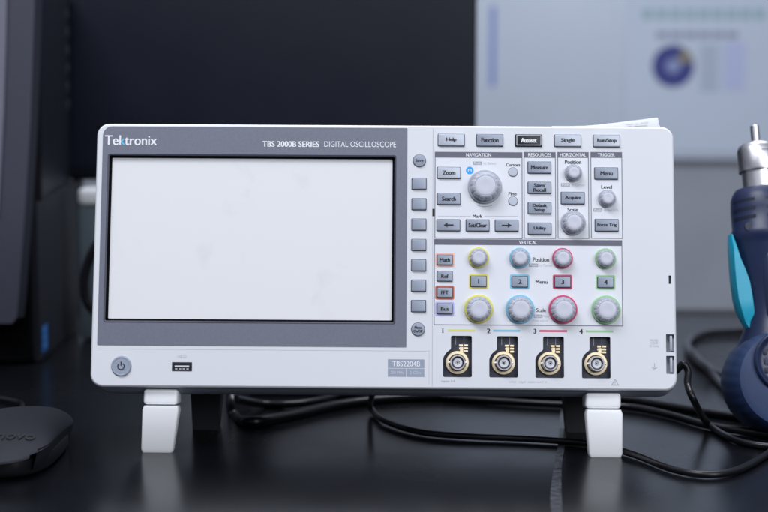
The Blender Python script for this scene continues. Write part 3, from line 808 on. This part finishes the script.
# ------------------------------------------------------------------ mouse
mc = ground(16, 447)
mo = empty('computer_mouse', (-.2340, -.024, 0), 'dark grey computer mouse with black skirt at the lower left on the black table', 'mouse', Matrix.Rotation(math.radians(3), 3, 'Z'))
ML, MWD, MHT = .112, .0345, .0282     # length, half width, height
def mw(t): return MWD*(1-abs(2*t-1)**4.5*.24)*(1-.05*math.sin(PI*t))
def mh(t):      # spine height from rear (t=0) to front
    return .0098 + (MHT-.0098)*math.sin(PI*(.02 + t*.80))**.62*(1 - .14*t)
def rimz(t): return .0160 + .0015*math.sin(PI*t) - .004*t
def mz(x, t):
    w = mw(t); s_ = min(1, abs(x)/w); top = mh(t)
    return rimz(t) + (top - rimz(t))*(1 - s_**2.8)**.55
b = MB(); NT, NX = 28, 24; rings = []
for i in range(NT+1):
    t = i/NT; y = -ML/2 + ML*t; w = mw(t); row = []
    curve = -.010*(1-0) if False else 0
    for j in range(NX+1):
        a = PI*j/NX; x = -w*math.cos(a)
        ybow = y - (.012*(1-(x/MWD)**2)) * (1-t)**3 + (.010*(1-(x/MWD)**2))*t**3
        row.append((x, ybow, mz(x*.9995, t)))
    rings.append(row)
b.loft(rings, False, False, closed=False)
# rear lip turned under
lip = [(p[0]*.985, p[1]+.002, p[2]-.002) for p in rings[0]]
b.loft([rings[0], [(p[0], p[1]-.0004, p[2]-.0012) for p in rings[0]], lip], False, False, closed=False)
b.build('top_shell', 'mouse', mo, angle=50)
b = MB(); rb = []
for z, s_ in ((.0012, .90), (.004, .94), (.0105, .945), (.0118, .90)):
    rg = []
    for i in range(48):
        a = 2*PI*i/48; ca, sa = math.cos(a), math.sin(a)
        e = lambda c, p: math.copysign(abs(c)**p, c)
        rg.append((MWD*s_*e(ca, .62), (ML/2+.004)*s_*e(sa, .72)-.001, z))
    rb.append(rg)
b.loft(rb).build('base', 'mouse_dark', mo, angle=40)
for s_ in (-1, 1):
    ws = []
    for i in range(13):
        t = .04+i*.075; y = -ML/2+ML*t; w = mw(t)
        ws.append([(s_*(w+.0002), y, rimz(t)+.0014), (s_*(w-.0008), y, rimz(t)-.003), (s_*(w-.0032), y+.001, .004+.002*abs(t-.5)), (s_*(w-.0045), y+.001, .004)])
    MB().loft(ws, False, False, closed=False).build('side_grip', 'mouse', mo, angle=50)
# seam and wheel towards the far end
MB().lathe([(.009, -.0035), (.0105, -.0025), (.0105, .0025), (.009, .0035)], 'X', (0, .034, .0125), 28).build('scroll_wheel', 'mouse_dark', mo)
MB().box((.0105, .0500, .0170), (.0025, .003, .001), .0003).build('indicator_lamp', 'led', mo)
vs, fs = text_mesh('lenovo', .004, 4)
x0, x1 = min(p.x for p in vs), max(p.x for p in vs); z0_, z1_ = min(p.y for p in vs), max(p.y for p in vs)
tv = []
for p in vs:
    x = .0095 + (p.x-(x0+x1)/2)/(x1-x0)*.029; t = .17 + (p.y-z0_)/(z1_-z0_)*.085
    y = -ML/2 + ML*t
    yb_ = y - (.012*(1-(x/MWD)**2))*(1-t)**3 + (.010*(1-(x/MWD)**2))*t**3
    tv.append((x, yb_-.0001, mz(x, t)+.0009))
MB().add(tv, fs).build('lettering', 'mouse_ink', mo, smooth=False, recalc=False)
def Lm(w): return mo.matrix_world.inverted() @ V(w)
cp = [mo.matrix_world @ V((-.004, .058, .012)), mo.matrix_world @ V((-.014, .072, .009)), ground(22, 405, .004), ground(8, 400, .003), ground(-20, 396, .003), ground(-70, 392, .003)]
MB().tube([Lm(p) for p in cp], .0020, 10).build('cord', 'cable', mo)

# ------------------------------------------------------------------ hot air gun
HS = .86/FPX
hb = at(777, 376, CAM.y*0 + .062)
tilt, leanl = math.radians(14), math.radians(2.3)
HR = Matrix.Rotation(-leanl, 3, 'Y') @ Matrix.Rotation(-tilt, 3, 'X')
RB = .0362
gun = empty('hot_air_gun', (hb.x, hb.y, 0), 'navy hot air gun with steel nozzle standing upright at the right edge', 'hot air gun')
gun.matrix_world = Matrix.Translation((hb.x, hb.y, 0)) @ Matrix.Translation((0, 0, RB+.0006)) @ HR.to_4x4()
q = HS/math.cos(tilt)*1.045
def zz(py): return (376-py)*q
prof = [(43*HS, zz(362)), (41*HS, zz(350)), (35*HS, zz(338)), (28.5*HS, zz(326)), (25.5*HS, zz(314)), (24.5*HS, zz(300)), (25.5*HS, zz(282)), (28.5*HS, zz(262)), (31*HS, zz(248)), (32*HS, zz(242)), (33.4*HS, zz(240)), (33.6*HS, zz(233)), (31.5*HS, zz(230)), (31.5*HS, zz(212)),
        (30.6*HS, zz(201)), (28.5*HS, zz(195.5)), (25.5*HS, zz(191.5)), (18.4*HS, zz(190)), (18.2*HS, zz(194))]
body = MB().lathe(prof, 'Z', (0, 0, 0), 64, cap1=True)
# round fan housing at the bottom, facing the camera
pr2 = [(40*HS, -.0235), (46*HS, -.0225), (50.5*HS, -.018), (52.3*HS, -.010), (52.7*HS, 0), (52.3*HS, .010), (50*HS, .018), (44*HS, .0225), (36*HS, .0235)]
def ribs(a, r, h):
    return 1 - .012*max(0, math.sin(a*30 + h*120))**2 if abs(h) < .0225 else 1
gunb = body.build('body', 'navy', gun, angle=40)
fan = MB().lathe(pr2, 'Y', (0, 0, 0), 200, ribs).build('fan_housing', 'navy_rough', gun, angle=40)
# raised bezel and vent face
vc = (-.001, 0, .0125)
vf = MB().lathe([(30*HS, -.0215), (30*HS, -.0262), (28.6*HS, -.0272), (27*HS, -.0268), (25.5*HS, -.0255), (22*HS, -.0250)], 'Y', vc, 56, cap0=False).build('vent_cover', 'navy', gun, angle=40)
for i in range(-2, 3):
    for j in range(-2, 3):
        if i*i+j*j < 6: MB().box((vc[0]+i*.0062, -.0250, vc[2]+j*.0062), (.0040, .001, .0040), .0004).build('vent_hole', 'navy_dark', vf)
# raised handle panel up the front of the neck
pl = []
for t, w in ((0, 9), (.06, 11), (.5, 11.5), (.92, 10.5), (1, 8)):
    py = 332 + (256-332)*t; z = zz(py); ra = 25.6*HS if t < .6 else (25.6+3.2*(t-.6)/.4)*HS
    row = []
    for k in range(9):
        s_ = -1 + 2*k/8; x = s_*w*HS; y = -math.sqrt(ra*ra - x*x) - .0026*(1-abs(s_)**4)*(1 if 0 < t < 1 else .1)
        row.append((x, y, z))
    pl.append(row)
MB().loft(pl, False, False, closed=False).build('handle_panel', 'navy', gun, angle=60)
# collar slots and screw pockets
def slot(a0, a1, py0, py1, m, rad, name):
    rw = []
    for py, ex in ((py0, 0), (py1, 0)):
        rw.append([((rad+.0002)*math.sin(math.radians(a0+(a1-a0)*k/10)), -(rad+.0002)*math.cos(math.radians(a0+(a1-a0)*k/10)), zz(py)) for k in range(11)])
    MB().loft(rw, False, False, closed=False).build(name, m, gun)
for j in range(3):
    py = 203.5 + j*8.2
    for a0 in (-80, -8, 64): slot(a0, a0+52, py, py+3.2, 'navy_dark', 31.5*HS if j else 30.75*HS, 'air_slot')
MB().lathe([(.0030, -.001), (.0030, .0006)], 'Y', (-.0150, -.0162, zz(231)), 16).build('screw_pocket', 'navy_dark', gun)
# steel tube, cap, nozzle
MB().lathe([(17.2*HS, zz(196)), (17.2*HS, zz(170))], 'Z', (0, 0, 0), 56).build('heater_tube', 'steel', gun)
MB().lathe([(17*HS, zz(173)), (20*HS, zz(173.5)), (20.2*HS, zz(172)), (20.2*HS, zz(153)), (18.6*HS, zz(148.5)), (14*HS, zz(145.2)), (5*HS, zz(144)), (4.5*HS, zz(144))], 'Z', (0, 0, 0), 56).build('nozzle_cap', 'steel', gun, angle=40)
slot(-2, 48, 155, 156.2, 'nickel_dark', 20.3*HS, 'cap_slot')
MB().lathe([(4.5*HS, zz(145)), (4.5*HS, zz(128)), (3.9*HS, zz(127.4)), (3.3*HS, zz(127.6)), (3.3*HS, zz(140))], 'Z', (0, 0, 0), 32).build('nozzle', 'steel', gun, angle=40)
gc = [(.006, .006, -.028), (.022, .010, -.0325), (.055, .022, -.029), (.10, .05, -.017), (.16, .11, .006)]
MB().tube(gc, .0032, 12).build('power_lead', 'cable', gun)

# teal cradle that holds the gun by the neck
hp = hb + V((.012, .070, 0))
cr = empty('gun_holder', (hp.x, hp.y, 0), 'bright teal plastic cradle gripping the side of the navy hot air gun', 'holder')
CI = cr.matrix_world.inverted()
cen = gun.matrix_world @ V((0, 0, zz(285)))
ax = (gun.matrix_world.to_3x3() @ V((0, 0, 1))).normalized()
# wing: profile given along the neck, hugging its left side
rows = []
for py, xo, xi in ((235, -37.4, -35.2), (238, -37.8, -34.4), (250, -38, -32.6), (260, -38.2, -30.2), (270, -38.3, -26.5), (282, -38.2, -23), (298, -37.2, -21.5), (310, -34.8, -21), (319, -31.5, -21.5), (325, -28, -22.5)):
    z = zz(py); f = []
    dyy = .0075 if py > 240 else .004
    if py > 318: dyy *= .6
    for yy in (-dyy, -dyy*.5, dyy*.7, dyy):
        f.append((xo*HS + (.0012 if abs(yy) == dyy else 0), yy-.003, z))
    for yy in (dyy, dyy*.7, -dyy*.5, -dyy):
        f.append((xi*HS, yy-.003, z))
    rows.append([CI @ (gun.matrix_world @ V(p)) for p in f])
MB().loft(rows).build('cradle_wing', 'teal', cr, angle=50)
# band behind the neck and post down to the base
band = []
for k in range(13):
    a = math.radians(180 - k*15); r0, r1 = 27.2*HS, 33*HS
    band.append([CI @ (gun.matrix_world @ V((r*math.cos(a), r*math.sin(a)+.001, zz(z_)))) for r, z_ in ((r0, 300), (r1, 300), (r1, 276), (r0, 276))])
MB().loft(band).build('cradle_band', 'teal', cr, angle=50)
pt = CI @ (gun.matrix_world @ V((.004, 31*HS, zz(288))))
MB().loft([[(pt.x-.008, pt.y-.001, pt.z+.006), (pt.x+.008, pt.y-.001, pt.z+.006), (pt.x+.008, pt.y+.008, pt.z+.006), (pt.x-.008, pt.y+.008, pt.z+.006)],
           [(pt.x-.010, pt.y+.012, .006), (pt.x+.010, pt.y+.012, .006), (pt.x+.010, pt.y+.022, .006), (pt.x-.010, pt.y+.022, .006)]]).build('post', 'teal', cr, angle=40)
MB().box((pt.x+.034, pt.y+.030, .004), (.07, .07, .008), .002).build('holder_base', 'teal', cr)

# ------------------------------------------------------------------ cables on the table
def cable(pts, r, label, name='cable', plug=None):
    w = [V(p) for p in pts]; c = w[0].copy(); c.z = 0
    o = MB().tube(w, r, 14, 10).build(name, 'cable')
    tag(o, label, 'cable'); return o
r1 = .0030
# A: thick cord dropping behind the left half, then running right
cable([at(238, 350, .15), at(233, 385, .135), at(231.5, 402, .120), at(235, 417, .112), ground(250, 421.5, r1+.001), ground(290, 416, r1), ground(340, 405, r1), ground(400, 398.5, r1), ground(480, 396, r1), ground(540, 393, r1)], .0040,
      'thick black cord dropping behind the left half of the oscilloscope then bending right under it')
# B: arch farther back
cable([ground(236, 399, .012), ground(262, 404, .0035), ground(290, 404.5, .0032), ground(322, 400, .0032), ground(352, 392, .0032), ground(420, 385, .0032)], .0030, 'black cord curving low across the table behind the thick bent cord')
# D: long front sweep
cable([ground(372, 396, .02), ground(371, 408, .0045), ground(385, 421, .003), ground(420, 432, .0026), ground(470, 436.5, .0026), ground(530, 439, .0026), ground(592, 444, .0026), ground(632, 454, .0026), ground(672, 469, .0026), ground(708, 474.5, .0026), ground(740, 469, .0026), ground(772, 451, .0026), ground(800, 435, .0026)], .0022,
      'long thin black cable sweeping behind the right white foot then curving away at right')
# E: lead from the scope's right side
cable([at(668, 376, .050), at(677, 370, .048), at(683, 364, .046), at(688, 372, .045), at(687.5, 384, .040), at(694, 401, .032), ground(708, 424, .005), ground(735, 440, .0028), ground(770, 446.5, .0026), ground(810, 447, .0026)], .0024,
      'black lead hooking out of the right side of the oscilloscope and trailing to the right')
b = MB(); p = at(673, 374, .052); b.box(p, (.012, .008, .008), .0015)
# F: loop behind the gun
cable([ground(790, 328, .0045), ground(740, 331.5, .0045), ground(705, 334, .0045), ground(689, 341, .0045), ground(690, 352, .0045), ground(706, 366, .0045), ground(730, 379, .0045), ground(790, 392, .0045)], .0042,
      'thick black cable looping on the table between the oscilloscope and the navy gun')
cable([ground(693, 352, .012), ground(703, 364, .010), ground(716, 378, .004), ground(732, 392, .0035), ground(770, 404, .0035)], .0032,
      'thinner black cable slanting down beside the thick loop behind the navy gun')
# G, H: pair running right from behind the right foot
cable([ground(250, 391, .003), ground(380, 391, .003), ground(470, 393, .003), ground(560, 396, .003), ground(625, 399.5, .003), ground(665, 405.5, .003), ground(710, 413, .003), ground(770, 421, .003), ground(820, 426, .003)], .0031,
      'upper of two black cables running right from behind the right white foot')
cable([ground(330, 390, .003), ground(420, 396, .003), ground(490, 401, .003), ground(560, 405, .003), ground(625, 407, .003), ground(665, 414, .003), ground(710, 426, .003), ground(770, 434.5, .003), ground(820, 439, .003)], .0027,
      'lower of two black cables running right from behind the right white foot')
# left loop behind the scope
cable([at(130, 215, .33), at(104, 236, .33), at(91, 256, .33), at(84.5, 280, .33), at(88, 303, .33), at(104, 318, .33), at(140, 330, .30), ground(200, 345, .004), ground(240, 352, .004)], .0042,
      'black cable loop hanging between the computer tower and the left side of the oscilloscope')

# papers on top of the scope
def paper(name, px0, px1, lift, label, off, curl, wv, m='paper'):
    zt = Z1-.0012
    u0, u1 = U(px0, 125), U(px1, 125); NXp, NYp = 24, 8; rows = []
    def hgt(s_, t_):
        return off + lift*curl(s_)*(.35+.65*t_) + wv*math.sin(s_*9+1)*s_*t_
    prof = [(.010, 0), (.0108, .35), (.0118, .7), (.0134, .92), (.0165, 1), (.03, .98), (.055, .8), (.08, .55), (.105, .3)]
    rows = []
    for yy, f in prof:
        rows.append([(u0+(u1-u0)*i/NXp, yy+.0003*math.sin(i*.3), zt - .0002 + off*f + lift*curl(i/NXp)*f + wv*math.sin(i*.9+1)*f) for i in range(NXp+1)])
    o = MB().loft(rows, False, False, closed=False)
    low = [[(p[0], p[1], p[2]-.0003) for p in r] for r in rows]
    o.loft(low, False, False, closed=False)
    o.loft([rows[0], low[0]], False, False, closed=False)
    o.loft([[r[-1] for r in rows], [r[-1] for r in low]], False, False, closed=False)
    ob = o.build(name, m, None, recalc=False)
    ob.matrix_world = scope.matrix_world.copy()
    return tag(ob, label, 'paper'), rows
paper('paper_sheet', 554, 664, .0014, 'flat white paper sheet lying on the oscilloscope under a curled one', .0044, lambda s_: s_, .00005)
pp, rows = paper('paper_sheet', 588, 662.5, .0060, 'curled white paper sheet with faint print lifting at the oscilloscope top right corner', .0048, lambda s_: s_**1.05, .00006)

for (a0, a1, t0) in ((.55, .66, .45), (.68, .72, .42), (.75, .86, .5), (.58, .63, .2), (.66, .84, .16)):
    pb = MB(); up_ = []; lo_ = []
    for k in range(7):
        s_ = a0 + (a1-a0)*k/6; i_ = s_*24; i0 = min(int(i_), 23); fr_ = i_-i0
        def pt3(t): 
            r0, r1 = V(rows[1][i0]).lerp(V(rows[1][i0+1]), fr_), V(rows[3][i0]).lerp(V(rows[3][i0+1]), fr_)
            q_ = r0.lerp(r1, t); q_.y -= .0006; return q_
        up_.append(pt3(t0+.14)); lo_.append(pt3(t0))
    pb.loft([lo_, up_], False, False, closed=False)
    pb.build('faint_print', 'paper_print', pp, recalc=False)

# narrow bumpy strip with mottled grey colour, laid on the table
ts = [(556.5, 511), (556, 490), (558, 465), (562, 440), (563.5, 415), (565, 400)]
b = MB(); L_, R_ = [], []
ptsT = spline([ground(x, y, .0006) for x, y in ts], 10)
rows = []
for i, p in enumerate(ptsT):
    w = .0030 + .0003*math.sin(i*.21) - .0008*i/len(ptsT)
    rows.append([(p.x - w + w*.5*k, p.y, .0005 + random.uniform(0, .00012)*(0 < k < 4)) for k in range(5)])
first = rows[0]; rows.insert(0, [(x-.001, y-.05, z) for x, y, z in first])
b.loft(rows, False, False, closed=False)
tag(b.build('table_streak', 'streak', angle=80), 'narrow scuffed grey streak on the black table left of the right foot', 'streak')

# ------------------------------------------------------------------ light
w = bpy.data.worlds.new('World'); S.world = w; w.use_nodes = True
nt = w.node_tree; bg = nt.nodes['Background']
tc = nt.nodes.new('ShaderNodeTexCoord'); sp = nt.nodes.new('ShaderNodeSeparateXYZ'); rp = nt.nodes.new('ShaderNodeValToRGB')
nt.links.new(tc.outputs['Generated'], sp.inputs[0]); nt.links.new(sp.outputs['Z'], rp.inputs['Fac']); nt.links.new(rp.outputs['Color'], bg.inputs['Color'])
rp.color_ramp.elements[0].position = .0; rp.color_ramp.elements[0].color = (.05, .056, .07, 1)      # dim room around the bench
rp.color_ramp.elements[1].position = .8; rp.color_ramp.elements[1].color = (.50, .56, .66, 1)       # pale ceiling
bg.inputs['Strength'].default_value = .8
def area(name, loc, target, size, sy, power, col):
    d = bpy.data.lights.new(name, 'AREA'); d.shape = 'RECTANGLE'; d.size = size; d.size_y = sy; d.energy = power; d.color = col
    o = bpy.data.objects.new(name, d); COL.objects.link(o); o.location = loc
    o.rotation_euler = (V(target)-V(loc)).to_track_quat('-Z', 'Y').to_euler(); return o
area('ceiling_lamp', (-.55, -.85, 1.65), (0, 0, .1), 1.2, .5, 28, (.92, .945, 1))
area('ceiling_lamp', (.5, .75, 2.1), (.4, 1.2, 0), 1.4, .5, 40, (.90, .935, 1))
area('ceiling_lamp', (.6, -2.5, 1.85), (0, 0, .1), 1.2, .5, 13, (.92, .945, 1))  # added behind the camera so its reflection lightens the monitor's top
area('fill_lamp', (1.5, -1.9, .95), (0, 0, .1), 1.0, .8, 24, (.92, .945, 1))  # added soft frontal fill to brighten the feet, kept out of the monitor's reflection
S.view_settings.view_transform = 'Standard'; S.view_settings.look = 'None'
S.view_settings.exposure = 0; S.view_settings.gamma = 1
S.render.engine = 'CYCLES'
S.cycles.max_bounces = 8
